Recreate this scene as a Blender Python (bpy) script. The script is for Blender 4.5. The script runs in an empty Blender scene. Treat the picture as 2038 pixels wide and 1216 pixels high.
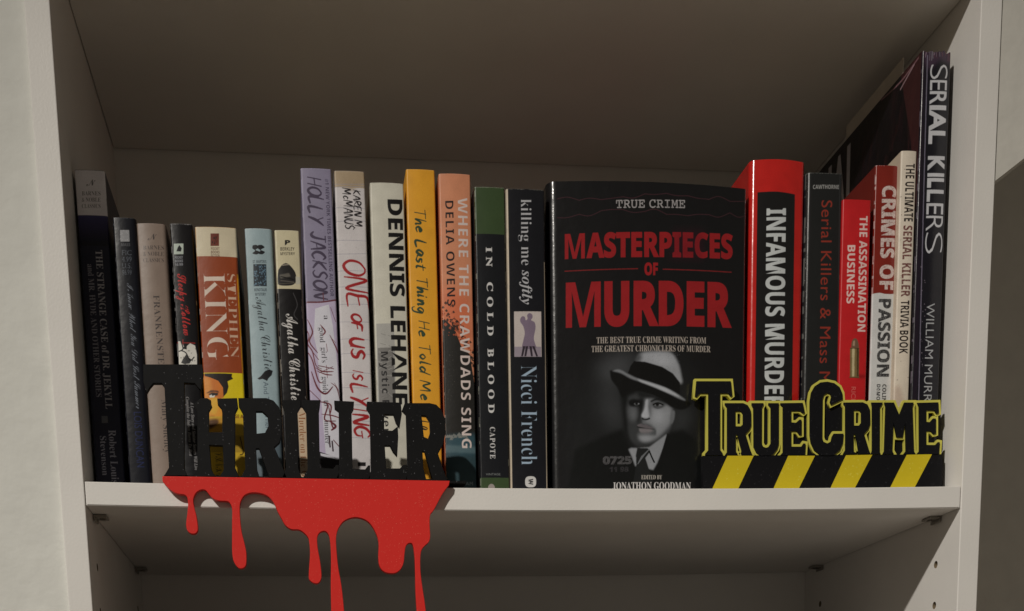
import bpy, bmesh, math, random
import numpy as np
from mathutils import Matrix, Vector
random.seed(4); RNG = np.random.default_rng(7)
S = bpy.context.scene
COL = S.collection

# ------------------------------------------------------------------ camera
F, CX, CY, IW, IH = 2406.1, 920.4, 1936.7, 2038.0, 1216.0     # focal length and principal point of the cropped photo
CAM = np.array([.1343, -.8557, -.1956])
RM = np.array([[.99145862, .12265063, .04434668], [-.12816118, .97925564, .15694938], [-.02417679, -.16129234, .98661049]])
cam = bpy.data.cameras.new("camera"); co = bpy.data.objects.new("camera", cam); COL.objects.link(co)
cam.sensor_width = 36; cam.lens = F / IW * 36; cam.shift_x = (IW / 2 - CX) / IW; cam.shift_y = (CY - IH / 2) / IW
cam.clip_start = .02; cam.clip_end = 50
co.matrix_world = Matrix(((RM[0][0], RM[0][2], -RM[0][1], CAM[0]), (RM[1][0], RM[1][2], -RM[1][1], CAM[1]),
                          (RM[2][0], RM[2][2], -RM[2][1], CAM[2]), (0, 0, 0, 1)))
S.camera = co

# ------------------------------------------------------------------ light of the room
w = bpy.data.worlds.new("World"); S.world = w; w.use_nodes = True
bg = w.node_tree.nodes["Background"]; bg.inputs[0].default_value = (1.0, .90, .74, 1); bg.inputs[1].default_value = .08
lamp = bpy.data.lights.new("room_lamp", 'SPOT'); lamp.energy = 214; lamp.spot_size = math.radians(64); lamp.spot_blend = 1; lamp.color = (1.0, .945, .86); lamp.shadow_soft_size = .035
lo = bpy.data.objects.new("room_lamp", lamp); COL.objects.link(lo); lo.location = (-.96, -1.66, 1.25)     # a shaded lamp up to the left, behind the camera
lo.rotation_euler = (Vector((1.25, 0, -1.25)) - Vector(lo.location)).to_track_quat("-Z", "Y").to_euler()
S.view_settings.view_transform = 'Standard'; S.view_settings.look = 'None'
S.view_settings.exposure = 0; S.view_settings.gamma = 1
S.cycles.max_bounces = 8

W, D, H, T = .61, .2754, .3267, .0147
TW = .0152
def onY(q, y):
    d = RM @ np.array([(q[0] - CX) / F, 1, (CY - q[1]) / F]); return CAM + d * (y - CAM[1]) / d[1]
def sag(x): return -.0029 * (1 - ((x - W / 2) / (W / 2)) ** 2)
def lin(c):
    c = np.array(c, float) / 255.0
    return np.where(c <= .04045, c / 12.92, ((c + .055) / 1.055) ** 2.4)
LIT = np.array([.88, .85, .76])         # how bright a white surface facing the room comes out: turns seen colours into surface colours
def alb(c): return np.clip(lin(c) / LIT, .006, .85)

# ------------------------------------------------------------------ materials
def nodes(name):
    m = bpy.data.materials.new(name); m.use_nodes = True
    return m, m.node_tree, m.node_tree.nodes["Principled BSDF"]
def mat(name, rgb, rough=.5, noise=0, nscale=60, bump=0, bscale=300, spec=.5, coat=0, metal=0):
    m, t, b = nodes(name)
    b.inputs['Base Color'].default_value = (*rgb, 1); b.inputs['Roughness'].default_value = rough
    b.inputs['Specular IOR Level'].default_value = spec; b.inputs['Coat Weight'].default_value = coat; b.inputs['Metallic'].default_value = metal
    tc = t.nodes.new('ShaderNodeTexCoord')
    if noise:
        n = t.nodes.new('ShaderNodeTexNoise'); n.inputs['Scale'].default_value = nscale; n.inputs['Detail'].default_value = 6
        t.links.new(tc.outputs['Object'], n.inputs['Vector'])
        mr = t.nodes.new('ShaderNodeMapRange'); mr.inputs['To Min'].default_value = 1 - noise; mr.inputs['To Max'].default_value = 1 + noise
        mr.inputs['From Min'].default_value = .3; mr.inputs['From Max'].default_value = .7
        mx = t.nodes.new('ShaderNodeVectorMath'); mx.operation = 'SCALE'; mx.inputs[0].default_value = rgb
        t.links.new(n.outputs['Fac'], mr.inputs['Value']); t.links.new(mr.outputs['Result'], mx.inputs['Scale'])
        t.links.new(mx.outputs['Vector'], b.inputs['Base Color'])
    if bump:
        n2 = t.nodes.new('ShaderNodeTexNoise'); n2.inputs['Scale'].default_value = bscale; n2.inputs['Detail'].default_value = 8
        t.links.new(tc.outputs['Object'], n2.inputs['Vector'])
        bp = t.nodes.new('ShaderNodeBump'); bp.inputs['Strength'].default_value = bump; bp.inputs['Distance'].default_value = .001
        t.links.new(n2.outputs['Fac'], bp.inputs['Height']); t.links.new(bp.outputs['Normal'], b.inputs['Normal'])
    return m
M_board = mat("white_laminate", (.80, .775, .74), .45, .035, 14, .12, 700)
M_chip = mat("raw_chipboard", (.20, .15, .09), .9)
M_wall = mat("plaster_wall", (.77, .77, .725), .8, .03, 40, 1.0, 60)
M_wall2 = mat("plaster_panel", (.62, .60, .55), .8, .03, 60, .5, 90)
M_wall3 = mat("plaster_alcove", (.84, .81, .76), .8, .03, 60, .5, 90)
M_dark = mat("dark_plastic", (.26, .24, .21), .4)
M_screw = mat("screw_metal", (.5, .48, .45), .35, metal=1)
def paper_mat():
    m, t, b = nodes("page_paper"); b.inputs['Roughness'].default_value = .9
    tc = t.nodes.new('ShaderNodeTexCoord'); mp = t.nodes.new('ShaderNodeMapping'); mp.inputs['Scale'].default_value = (3000, 4, 4)
    n = t.nodes.new('ShaderNodeTexNoise'); n.inputs['Scale'].default_value = 1; cr = t.nodes.new('ShaderNodeValToRGB')
    cr.color_ramp.elements[0].color = (.28, .23, .15, 1); cr.color_ramp.elements[1].color = (.66, .58, .44, 1)
    t.links.new(tc.outputs['Object'], mp.inputs['Vector']); t.links.new(mp.outputs['Vector'], n.inputs['Vector'])
    t.links.new(n.outputs['Fac'], cr.inputs['Fac']); t.links.new(cr.outputs['Color'], b.inputs['Base Color'])
    return m
M_pages = paper_mat()

# ------------------------------------------------------------------ objects
def link(name, me, m=None, parent=None):
    o = bpy.data.objects.new(name, me); COL.objects.link(o)
    if m: me.materials.append(m)
    if parent: o.parent = parent; o.location = -Vector(parent.location) if parent.get('abs') else (0, 0, 0)
    return o
def box(bm, x0, x1, y0, y1, z0, z1):
    v = [bm.verts.new((x, y, z)) for x in (x0, x1) for y in (y0, y1) for z in (z0, z1)]
    for f in ((0, 1, 3, 2), (4, 6, 7, 5), (0, 4, 5, 1), (2, 3, 7, 6), (0, 2, 6, 4), (1, 5, 7, 3)): bm.faces.new([v[i] for i in f])
def bmesh_obj(name, bm, m, parent=None, bevel=0):
    bmesh.ops.recalc_face_normals(bm, faces=bm.faces)
    if bevel: bmesh.ops.bevel(bm, geom=bm.edges[:], offset=bevel, segments=2, affect='EDGES', profile=.5)
    me = bpy.data.meshes.new(name); bm.to_mesh(me); bm.free(); return link(name, me, m, parent)
def box_obj(name, dims, m, parent=None, bevel=0):
    bm = bmesh.new(); box(bm, *dims); return bmesh_obj(name, bm, m, parent, bevel)
def tag(o, label, cat, group=None):
    o['label'] = label; o['category'] = cat
    if group: o['group'] = group
def empty(name, loc, label, cat, group=None):
    o = bpy.data.objects.new(name, None); COL.objects.link(o); o.location = loc; o.empty_display_size = .02; o['abs'] = 1
    tag(o, label, cat, group); return o

# ------------------------------------------------------------------ the bookcase and the walls round it
case = empty("bookcase", (W / 2, D / 2, -.6), "white laminate bookcase with adjustable shelves holding the row of crime books", "bookcase")
def panel(x0, x1, holes_x, depth_dir):
    bm = bmesh.new(); box(bm, x0, x1, 0, D, -.75, .62)
    o = bmesh_obj("side_panel", bm, M_board, case, .0006)
    cb = bmesh.new()
    for yy in (.0328, .240):
        for k in range(0, 14):
            z = -.0485 - .0295 * k
            mtx = Matrix.Translation((holes_x, yy, z)) @ Matrix.Rotation(math.pi / 2, 4, 'Y')
            bmesh.ops.create_cone(cb, cap_ends=True, segments=14, radius1=.0027, radius2=.0027, depth=.020, matrix=mtx)
    cm = bpy.data.meshes.new("cut"); cb.to_mesh(cm); cm.materials.append(M_chip); cb.free(); c = bpy.data.objects.new("cut", cm); COL.objects.link(c)
    c.location = o.location; c.parent = case
    md = o.modifiers.new("b", 'BOOLEAN'); md.object = c; md.operation = 'DIFFERENCE'; md.solver = 'EXACT'; md.material_mode = 'TRANSFER'
    bpy.context.view_layer.update()
    me = bpy.data.meshes.new_from_object(o.evaluated_get(bpy.context.evaluated_depsgraph_get()))
    o.modifiers.clear(); o.data = me; me.name = "side_panel"
    bpy.data.objects.remove(c)
    return o
panel(-TW, 0, 0, 1); panel(W, W + TW, W, -1)
def shelf(z1, t, sg, bot=False):
    bm = bmesh.new(); n = 24; rows = []
    g = .0006
    for i in range(n + 1):
        x = g + (W - 2 * g) * i / n; s = sag(x) * sg
        rows.append([bm.verts.new(p) for p in ((x, 0.0002, z1 - t + s), (x, 0.0002, z1 + s), (x, D - .001, z1 + s), (x, D - .001, z1 - t + s))])
    for a, b in zip(rows, rows[1:]):
        for k in range(4): bm.faces.new((a[k], a[(k + 1) % 4], b[(k + 1) % 4], b[k]))
    bm.faces.new(rows[0]); bm.faces.new(rows[-1][::-1])
    bmesh.ops.recalc_face_normals(bm, faces=bm.faces)
    ee = [e for e in bm.edges if e.calc_face_angle(0) > 1 and abs(e.verts[0].co.y - e.verts[1].co.y) < .01]
    bmesh.ops.bevel(bm, geom=ee, offset=.0005, segments=2, affect='EDGES')
    return bmesh_obj("shelf", bm, M_board, case)
shelf(0, T, 1); shelf(H + T, T, 0); shelf(-.325, T, 0)  # the lowest shelf is out of view, added to darken the underside above it
box_obj("unseen_shade_block", (.004, W - .004, .03, .2, -.325, -.12), mat("shade_block_grey", (.3, .27, .24)), case)  # unseen block added to keep bounced light off the shelf underside
box_obj("back_panel", (-.004, W + .004, D + .0005, D + .004, -.75, .62), M_board, case)
box_obj("top_board", (.0004, W - .0004, .0005, D - .001, .6, .6147), M_board, case)
for px_, sx in ((.0005, 1), (W - .0005, -1)):
    for py_ in (.0328, .240):
        bm = bmesh.new(); z = -T - .0003 + (0)
        a, b = sorted((px_, px_ + sx * .0088))
        box(bm, a, b, py_ - .0065, py_ + .0065, z - .0018, z - .0002)
        a, b = sorted((px_, px_ + sx * .0016)); box(bm, a, b, py_ - .0065, py_ + .0065, z - .0042, z - .0018)
        pin = bmesh_obj("shelf_pin", bm, M_dark, case, .0003)
        bm = bmesh.new(); bmesh.ops.create_cone(bm, cap_ends=True, segments=12, radius1=.0022, radius2=.0016, depth=.0012,
                          matrix=Matrix.Translation((px_ + sx * .0055, py_, z - .0024)))
        s = bmesh_obj("screw", bm, M_screw); s.parent = pin
def struct(name, o): o.name = name; o['kind'] = 'structure'; return o
struct("left_wall", box_obj("left_wall", (-2.2, -TW - .0001, .004, .12, -1.6, 1.6), M_wall))
struct("right_wall", box_obj("right_wall", (W + TW + .0015, 3, D + .012, D + .12, -1.6, 1.6), M_wall3))
# sloping stair side beside the bookcase: its lower edge climbs to the right
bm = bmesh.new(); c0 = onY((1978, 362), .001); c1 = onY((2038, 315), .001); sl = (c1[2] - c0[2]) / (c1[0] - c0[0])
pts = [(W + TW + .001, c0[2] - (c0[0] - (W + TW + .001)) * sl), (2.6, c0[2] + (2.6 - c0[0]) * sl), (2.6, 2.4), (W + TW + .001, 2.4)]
va = [bm.verts.new((x, .001, z)) for x, z in pts]; vb = [bm.verts.new((x, .05, z)) for x, z in pts]
bm.faces.new(va); bm.faces.new(vb[::-1])
for i in range(4): bm.faces.new((va[i], vb[i], vb[(i + 1) % 4], va[(i + 1) % 4]))
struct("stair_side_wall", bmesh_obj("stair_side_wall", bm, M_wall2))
struct("floor", box_obj("floor", (-3, 3, -3, .4, -1.64, -1.6), mat("floor_wood", (.5, .43, .35), .5, .1)))

# ------------------------------------------------------------------ lettering: outlines turned into flat triangles, then printed
_cache = {}
def math_map(s, st):
    if st == 'sans': return s
    base = {'sansb': (0x1D5D4, 0x1D5EE), 'serifb': (0x1D400, 0x1D41A), 'serifi': (0x1D468, 0x1D482), 'script': (0x1D4D0, 0x1D4EA), 'mono': (0x1D670, 0x1D68A)}[st]
    out = ''
    for c in s:
        if 'A' <= c <= 'Z': out += chr(base[0] + ord(c) - 65)
        elif 'a' <= c <= 'z': out += chr(base[1] + ord(c) - 97)
        elif c.isdigit() and st in ('serifb', 'sansb', 'mono'): out += chr({'serifb': 0x1D7CE, 'sansb': 0x1D7EC, 'mono': 0x1D7F6}[st] + int(c))
        else: out += c
    return out
def tris(s, st='sans', off=0, sp=1.0):
    k = (s, st, off, sp)
    if k in _cache: return _cache[k]
    def run(body):
        c = bpy.data.curves.new("t", 'FONT'); c.body = body; c.offset = off; c.resolution_u = 4; c.space_character = sp
        o = bpy.data.objects.new("t", c); COL.objects.link(o); bpy.context.view_layer.update()
        me = bpy.data.meshes.new_from_object(o.evaluated_get(bpy.context.evaluated_depsgraph_get())); me.calc_loop_triangles()
        v = np.array([x.co[:2] for x in me.vertices]); t = np.array([x.vertices[:] for x in me.loop_triangles])
        bpy.data.objects.remove(o); bpy.data.curves.remove(c); bpy.data.meshes.remove(me); return v, t
    v, t = run(math_map(s, st)); h, _ = run(math_map('H', st))
    v = v.copy(); v[:, 0] = (v[:, 0] - v[:, 0].min()) / (np.ptp(v[:, 0])); y0 = h[:, 1].min(); v[:, 1] = (v[:, 1] - y0) / (h[:, 1].max() - y0)
    _cache[k] = (v, t); return v, t
# brush letters: strokes in a 1-high box
HF = {'A': [[(0, 0), (.35, 1), (.62, 0)], [(.12, .38), (.55, .42)]], 'B': [[(.05, 0), (.05, 1), (.45, .85), (.35, .55), (.05, .5), (.5, .35), (.4, .05), (0, 0)]],
 'C': [[(.55, .85), (.35, 1), (.08, .7), (.05, .3), (.3, 0), (.58, .12)]], 'D': [[(.05, 0), (.05, 1), (.5, .75), (.55, .35), (.3, .02), (0, 0)]],
 'E': [[(.55, 1), (.08, .95), (.05, .5), (.03, .03), (.55, 0)], [(.06, .52), (.45, .56)]], 'F': [[(.6, 1), (.1, .93), (.03, 0)], [(.07, .5), (.45, .56)]],
 'G': [[(.6, .85), (.4, 1), (.1, .75), (.03, .3), (.25, 0), (.55, .12), (.58, .45)], [(.3, .45), (.68, .48)]], 'H': [[(.08, 1), (.02, 0)], [(.6, 1), (.52, 0)], [(.05, .48), (.58, .54)]],
 'I': [[(.08, 1), (.04, 0)]], 'J': [[(.5, 1), (.45, .25), (.25, 0), (.02, .15)], [(.25, 1), (.7, 1)]], 'K': [[(.08, 1), (.02, 0)], [(.58, .98), (.08, .45), (.55, 0)]],
 'L': [[(.1, 1), (.02, .02), (.52, .05)]], 'M': [[(0, 0), (.12, 1), (.4, .3), (.7, 1), (.78, 0)]], 'N': [[(.02, 0), (.08, 1), (.52, .02), (.62, 1)]],
 'O': [[(.35, 1), (.08, .75), (.04, .3), (.28, 0), (.58, .2), (.66, .65), (.5, .95), (.3, .98)]], 'R': [[(.03, 0), (.08, 1), (.5, .9), (.45, .6), (.08, .48), (.58, 0)]],
 'S': [[(.55, .88), (.3, 1), (.08, .8), (.2, .58), (.48, .4), (.45, .12), (.2, 0), (0, .12)]], 'T': [[(.3, 1), (.26, 0)], [(0, .95), (.65, 1)]],
 'U': [[(.06, 1), (.04, .3), (.25, 0), (.5, .2), (.58, 1)], [(.58, 1), (.56, 0)]], 'Y': [[(.04, 1), (.3, .5)], [(.62, 1), (.3, .5), (.1, -.1)]],
 'a': [[(.45, .45), (.2, .55), (.02, .2), (.2, 0), (.42, .4), (.42, .1), (.55, .02)]], 'c': [[(.4, .45), (.2, .52), (.02, .2), (.18, 0), (.42, .1)]],
 'd': [[(.4, .4), (.18, .5), (.02, .2), (.18, 0), (.4, .3), (.55, 1)], [(.45, .5), (.42, 0)]], 'e': [[(.03, .25), (.38, .35), (.25, .52), (.03, .25), (.15, 0), (.42, .08)]],
 'g': [[(.42, .45), (.18, .5), (.03, .22), (.2, .02), (.42, .4), (.36, -.35), (.1, -.5), (0, -.3)]], 'h': [[(.1, 1), (.02, 0), (.22, .45), (.36, .4), (.38, 0), (.48, .05)]],
 'i': [[(.08, .5), (.04, .02), (.14, .05)], [(.12, .72), (.13, .76)]], 'l': [[(.12, 1), (.03, .1), (.16, .03)]], 'n': [[(.05, .5), (.02, 0), (.2, .45), (.34, .4), (.36, 0), (.46, .05)]],
 's': [[(.35, .48), (.12, .48), (.12, .32), (.34, .18), (.2, 0), (0, .05)]], 't': [[(.14, .85), (.06, .1), (.22, .02)], [(-.05, .6), (.36, .64)]], 'o': [[(.2, .5), (.02, .25), (.2, 0), (.38, .25), (.2, .5)]]}
HW = {'I': .22, 'M': .95, 'l': .25, 'i': .24, 't': .35, ' ': .35, '.': .2, '#': .5}

def smooth(pts, n=5):
    p = [np.array(q, float) for q in pts]
    if len(p) < 3: return p
    out = []
    for i in range(len(p) - 1):
        a = p[max(i - 1, 0)]; b = p[i]; c = p[i + 1]; d = p[min(i + 2, len(p) - 1)]
        for k in range(n):
            t = k / n; out.append(.5 * (2 * b + (c - a) * t + (2 * a - 5 * b + 4 * c - d) * t * t + (3 * b - a - 3 * c + d) * t ** 3))
    out.append(p[-1]); return out

class Canvas:
    """A printed sheet. Positions are given where they are seen in the photo and carried onto the cover's own plane."""
    R = 5200                                            # printed dots per metre
    def __init__(s, x0, x1, z0, z1, y, base):
        s.x0, s.x1, s.z0, s.z1, s.y = x0, x1, z0, z1, y
        s.w = max(8, int((x1 - x0) * s.R)); s.h = max(8, int((z1 - z0) * s.R))
        s.a = np.ones((s.h, s.w, 3)) * alb(base)
    def uv(s, pts):
        o = []
        for q in pts:
            p = onY(q, s.y); o.append(((p[0] - s.x0) / (s.x1 - s.x0) * s.w, (p[2] - s.z0) / (s.z1 - s.z0) * s.h))
        return np.array(o)
    def cover(s, P, raw=False, ss=3):
        P = np.array(P, float)
        ax0, ay0 = np.floor(P.min(0) - 1).astype(int); ax1, ay1 = np.ceil(P.max(0) + 1).astype(int)
        ax0, ay0 = max(ax0, 0), max(ay0, 0); ax1, ay1 = min(ax1, s.w), min(ay1, s.h)
        if ax1 <= ax0 or ay1 <= ay0: return None
        xs = ax0 + (np.arange((ax1 - ax0) * ss) + .5) / ss; ys = ay0 + (np.arange((ay1 - ay0) * ss) + .5) / ss
        X, Y = np.meshgrid(xs, ys); ins = np.zeros(X.shape, bool)
        n = len(P)
        for i in range(n):
            x1, y1 = P[i]; x2, y2 = P[(i + 1) % n]
            if y1 == y2: continue
            ins ^= ((y1 > Y) != (y2 > Y)) & (X < (x2 - x1) * (Y - y1) / (y2 - y1) + x1)
        m = ins.reshape(ay1 - ay0, ss, ax1 - ax0, ss).mean((1, 3)); return (ax0, ay0, ax1, ay1, m)
    def blend(s, r, c, a=1.0):
        if r is None: return
        x0, y0, x1, y1, m = r; m = (m * a)[..., None]
        s.a[y0:y1, x0:x1] = s.a[y0:y1, x0:x1] * (1 - m) + alb(c) * m
    def poly(s, pts, c, a=1.0, blur=0, sm=False):
        P = s.uv(smooth(list(pts) + [pts[0]])[:-1] if sm else pts)
        if blur:
            b = blur / 2860 * s.R; M = np.zeros((s.h, s.w)); r = s.cover(P, ss=1)
            if r is None: return
            M[r[1]:r[3], r[0]:r[2]] = r[4]; k = max(1, int(b))
            x0, y0, x1, y1 = max(0, r[0] - 3 * k), max(0, r[1] - 3 * k), min(s.w, r[2] + 3 * k), min(s.h, r[3] + 3 * k)
            M = M[y0:y1, x0:x1]; ker = np.ones(2 * k + 1) / (2 * k + 1)
            for _ in range(2):
                M = np.apply_along_axis(lambda v: np.convolve(v, ker, 'same') if len(v) >= len(ker) else v, 0, M)
                M = np.apply_along_axis(lambda v: np.convolve(v, ker, 'same') if len(v) >= len(ker) else v, 1, M)
            s.blend((x0, y0, x1, y1, M), c, a)
        else: s.blend(s.cover(P), c, a)
    def rect(s, x0, y0, x1, y1, c, a=1.0, blur=0, lean=0): s.poly([(x0, y0), (x1, y0), (x1 + lean, y1), (x0 + lean, y1)], c, a, blur)
    def band(s, y0, y1, c, a=1.0):                      # right across the sheet between two heights seen in the photo
        zc = lambda y: (onY(((s._mid()), y), s.y)[2] - s.z0) / (s.z1 - s.z0) * s.h
        a0, a1 = sorted((zc(y0), zc(y1))); a0 = max(0, int(round(a0))); a1 = min(s.h, int(round(a1)))
        s.a[a0:a1] = s.a[a0:a1] * (1 - a) + alb(c) * a
    def _mid(s): 
        xm = (s.x0 + s.x1) / 2; d = RM.T @ (np.array([xm, s.y, .1]) - CAM); return CX + F * d[0] / d[1]
    def line(s, pts, wd, c, a=1.0, sm=True, taper=False):
        p = smooth(pts) if sm else [np.array(q, float) for q in pts]
        n = len(p)
        for i in range(n - 1):
            d = p[i + 1] - p[i]; L = np.hypot(*d)
            if L < 1e-6: continue
            nn = np.array((-d[1], d[0])) / L; e = d / L * wd * .25
            w0 = wd / 2 * (1 if not taper else (.35 + .65 * math.sin(math.pi * min(.95, i / n) + .15))); w1 = w0
            q = [p[i] - e + nn * w0, p[i + 1] + e + nn * w1, p[i + 1] + e - nn * w1, p[i] - e - nn * w0]
            s.blend(s.cover(s.uv(q), ss=2), c, a)
    def text(s, txt, p0, p1, p3, c, st='sans', off=0, sp=1.0, a=1.0, shear=0, wear=0):
        v, t = tris(txt, st, off, sp); p0, p1, p3 = map(lambda q: np.array(q, float), (p0, p1, p3))
        P = p0 + np.outer(v[:, 0] + shear * v[:, 1], p1 - p0) + np.outer(v[:, 1], p3 - p0); P = s.uv(P)
        ss = 3; x0, y0 = np.maximum(np.floor(P.min(0)).astype(int) - 1, 0); x1 = min(int(P[:, 0].max()) + 2, s.w); y1 = min(int(P[:, 1].max()) + 2, s.h)
        if x1 <= x0 or y1 <= y0: return
        M = np.zeros(((y1 - y0) * ss, (x1 - x0) * ss), bool); Q = (P - (x0, y0)) * ss
        for tr in t:
            A, B, C_ = Q[tr]; mn = np.maximum(np.floor(np.minimum(np.minimum(A, B), C_)).astype(int), 0); mx = np.ceil(np.maximum(np.maximum(A, B), C_)).astype(int) + 1
            mx = np.minimum(mx, (M.shape[1], M.shape[0]))
            if (mx <= mn).any(): continue
            X, Y = np.meshgrid(np.arange(mn[0], mx[0]) + .5, np.arange(mn[1], mx[1]) + .5)
            e = lambda a_, b_: (b_[0] - a_[0]) * (Y - a_[1]) - (b_[1] - a_[1]) * (X - a_[0])
            e1, e2, e3 = e(A, B), e(B, C_), e(C_, A)
            M[mn[1]:mx[1], mn[0]:mx[0]] |= ((e1 >= -.01) & (e2 >= -.01) & (e3 >= -.01)) | ((e1 <= .01) & (e2 <= .01) & (e3 <= .01))
        m = M.reshape(y1 - y0, ss, x1 - x0, ss).mean((1, 3))
        if wear: m = m * (1 - wear * (RNG.random(m.shape) > .6)) * (1 - wear * np.kron(RNG.random((m.shape[0] // 4 + 1, m.shape[1] // 4 + 1)) > .8, np.ones((4, 4)))[:m.shape[0], :m.shape[1]])
        s.blend((x0, y0, x1, y1, m), c, a)
    def down(s, txt, xb, xc, y0, y1, c, lean=None, **k):     # reads from top to bottom, letter tops to the right
        if lean is None: lean = .0687 - .1075 * (xb - 140) / 1790
        s.text(txt, (xb, y0), (xb + lean * (y1 - y0), y1), (xc, y0), c, **k)
    def across(s, txt, x0, x1, yb, yt, c, **k): s.text(txt, (x0, yb), (x1, yb), (x0, yt), c, **k)
    def hand(s, txt, p0, p1, p3, c, wd=3, jit=.05, slant=.15, taper=True):
        p0, p1, p3 = map(lambda q: np.array(q, float), (p0, p1, p3)); tot = sum(HW.get(ch, .62 if ch.isupper() else .46) + .14 for ch in txt) - .14; x = 0
        for ch in txt:
            w_ = HW.get(ch, .62 if ch.isupper() else .46); dy = random.uniform(-jit, jit); sc = random.uniform(.93, 1.05)
            for st in HF.get(ch, [[(0, 0), (.03, .03)]] if ch == '.' else []):
                q = [p0 + (p1 - p0) * (x + px + slant * py) / tot + (p3 - p0) * (py * sc + dy) for px, py in st]
                s.line(q, wd * random.uniform(.85, 1.15), c, taper=taper)
            x += w_ + .14
    def speck(s, n, c, x0, y0, x1, y1, r=1.2, a=.7):
        for _ in range(n):
            x, y = random.uniform(x0, x1), random.uniform(y0, y1); q = random.uniform(.4, 1) * r
            s.poly([(x - q, y), (x, y - q * random.uniform(.5, 1.6)), (x + q, y), (x, y + q)], c, a)
    def edgewear(s, c, left=.5, right=.3, top=.6):
        for side, p in ((0, left), (1, right)):
            k = 0
            while k < s.h:
                L = random.randint(3, 26)
                if random.random() < p * .5:
                    wd = random.choice((1, 1, 2, 2, 3)); sl = slice(0, wd) if side == 0 else slice(s.w - wd, s.w)
                    s.a[k:k + L, sl] = s.a[k:k + L, sl] * .45 + alb(c) * .55
                k += L
        for x in range(s.w):
            if random.random() < top: d = random.choice((1, 2, 2, 3)); s.a[s.h - d:, x] = s.a[s.h - d:, x] * .5 + alb(c) * .5
    def image(s, name):
        g = 1 + .05 * RNG.standard_normal((s.h, s.w, 1)); cl = RNG.standard_normal((s.h // 24 + 2, s.w // 24 + 2))
        cl = np.kron(cl, np.ones((24, 24)))
        for _ in range(2):
            cl = (cl + np.roll(cl, 8, 0) + np.roll(cl, -8, 0) + np.roll(cl, 8, 1) + np.roll(cl, -8, 1)) / 5
        g = g * (1 + .035 * cl[:s.h, :s.w, None]); px = np.ones((s.h, s.w, 4), np.float32); px[..., :3] = np.clip(s.a * g, .003, .9)
        im = bpy.data.images.new(name, s.w, s.h, float_buffer=True); im.colorspace_settings.name = 'Non-Color'
        im.pixels.foreach_set(px.ravel()); im.update(); im.pack(); return im

def print_mat(name, img, rough=.4, coat=0, bump=.15, spec=.32):
    m, t, b = nodes(name); n = t.nodes.new('ShaderNodeTexImage'); n.image = img; n.extension = 'EXTEND'; n.interpolation = 'Cubic'
    t.links.new(n.outputs['Color'], b.inputs['Base Color']); b.inputs['Roughness'].default_value = rough; b.inputs['Coat Weight'].default_value = coat
    b.inputs['Coat Roughness'].default_value = .12; b.inputs['Specular IOR Level'].default_value = spec
    tc = t.nodes.new('ShaderNodeTexCoord'); n2 = t.nodes.new('ShaderNodeTexNoise'); n2.inputs['Scale'].default_value = 130; n2.inputs['Detail'].default_value = 5
    bp = t.nodes.new('ShaderNodeBump'); bp.inputs['Strength'].default_value = bump; bp.inputs['Distance'].default_value = .0012
    t.links.new(tc.outputs['Object'], n2.inputs['Vector']); t.links.new(n2.outputs['Fac'], bp.inputs['Height']); t.links.new(bp.outputs['Normal'], b.inputs['Normal'])
    if coat: t.links.new(bp.outputs['Normal'], b.inputs['Coat Normal'])
    return m

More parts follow.
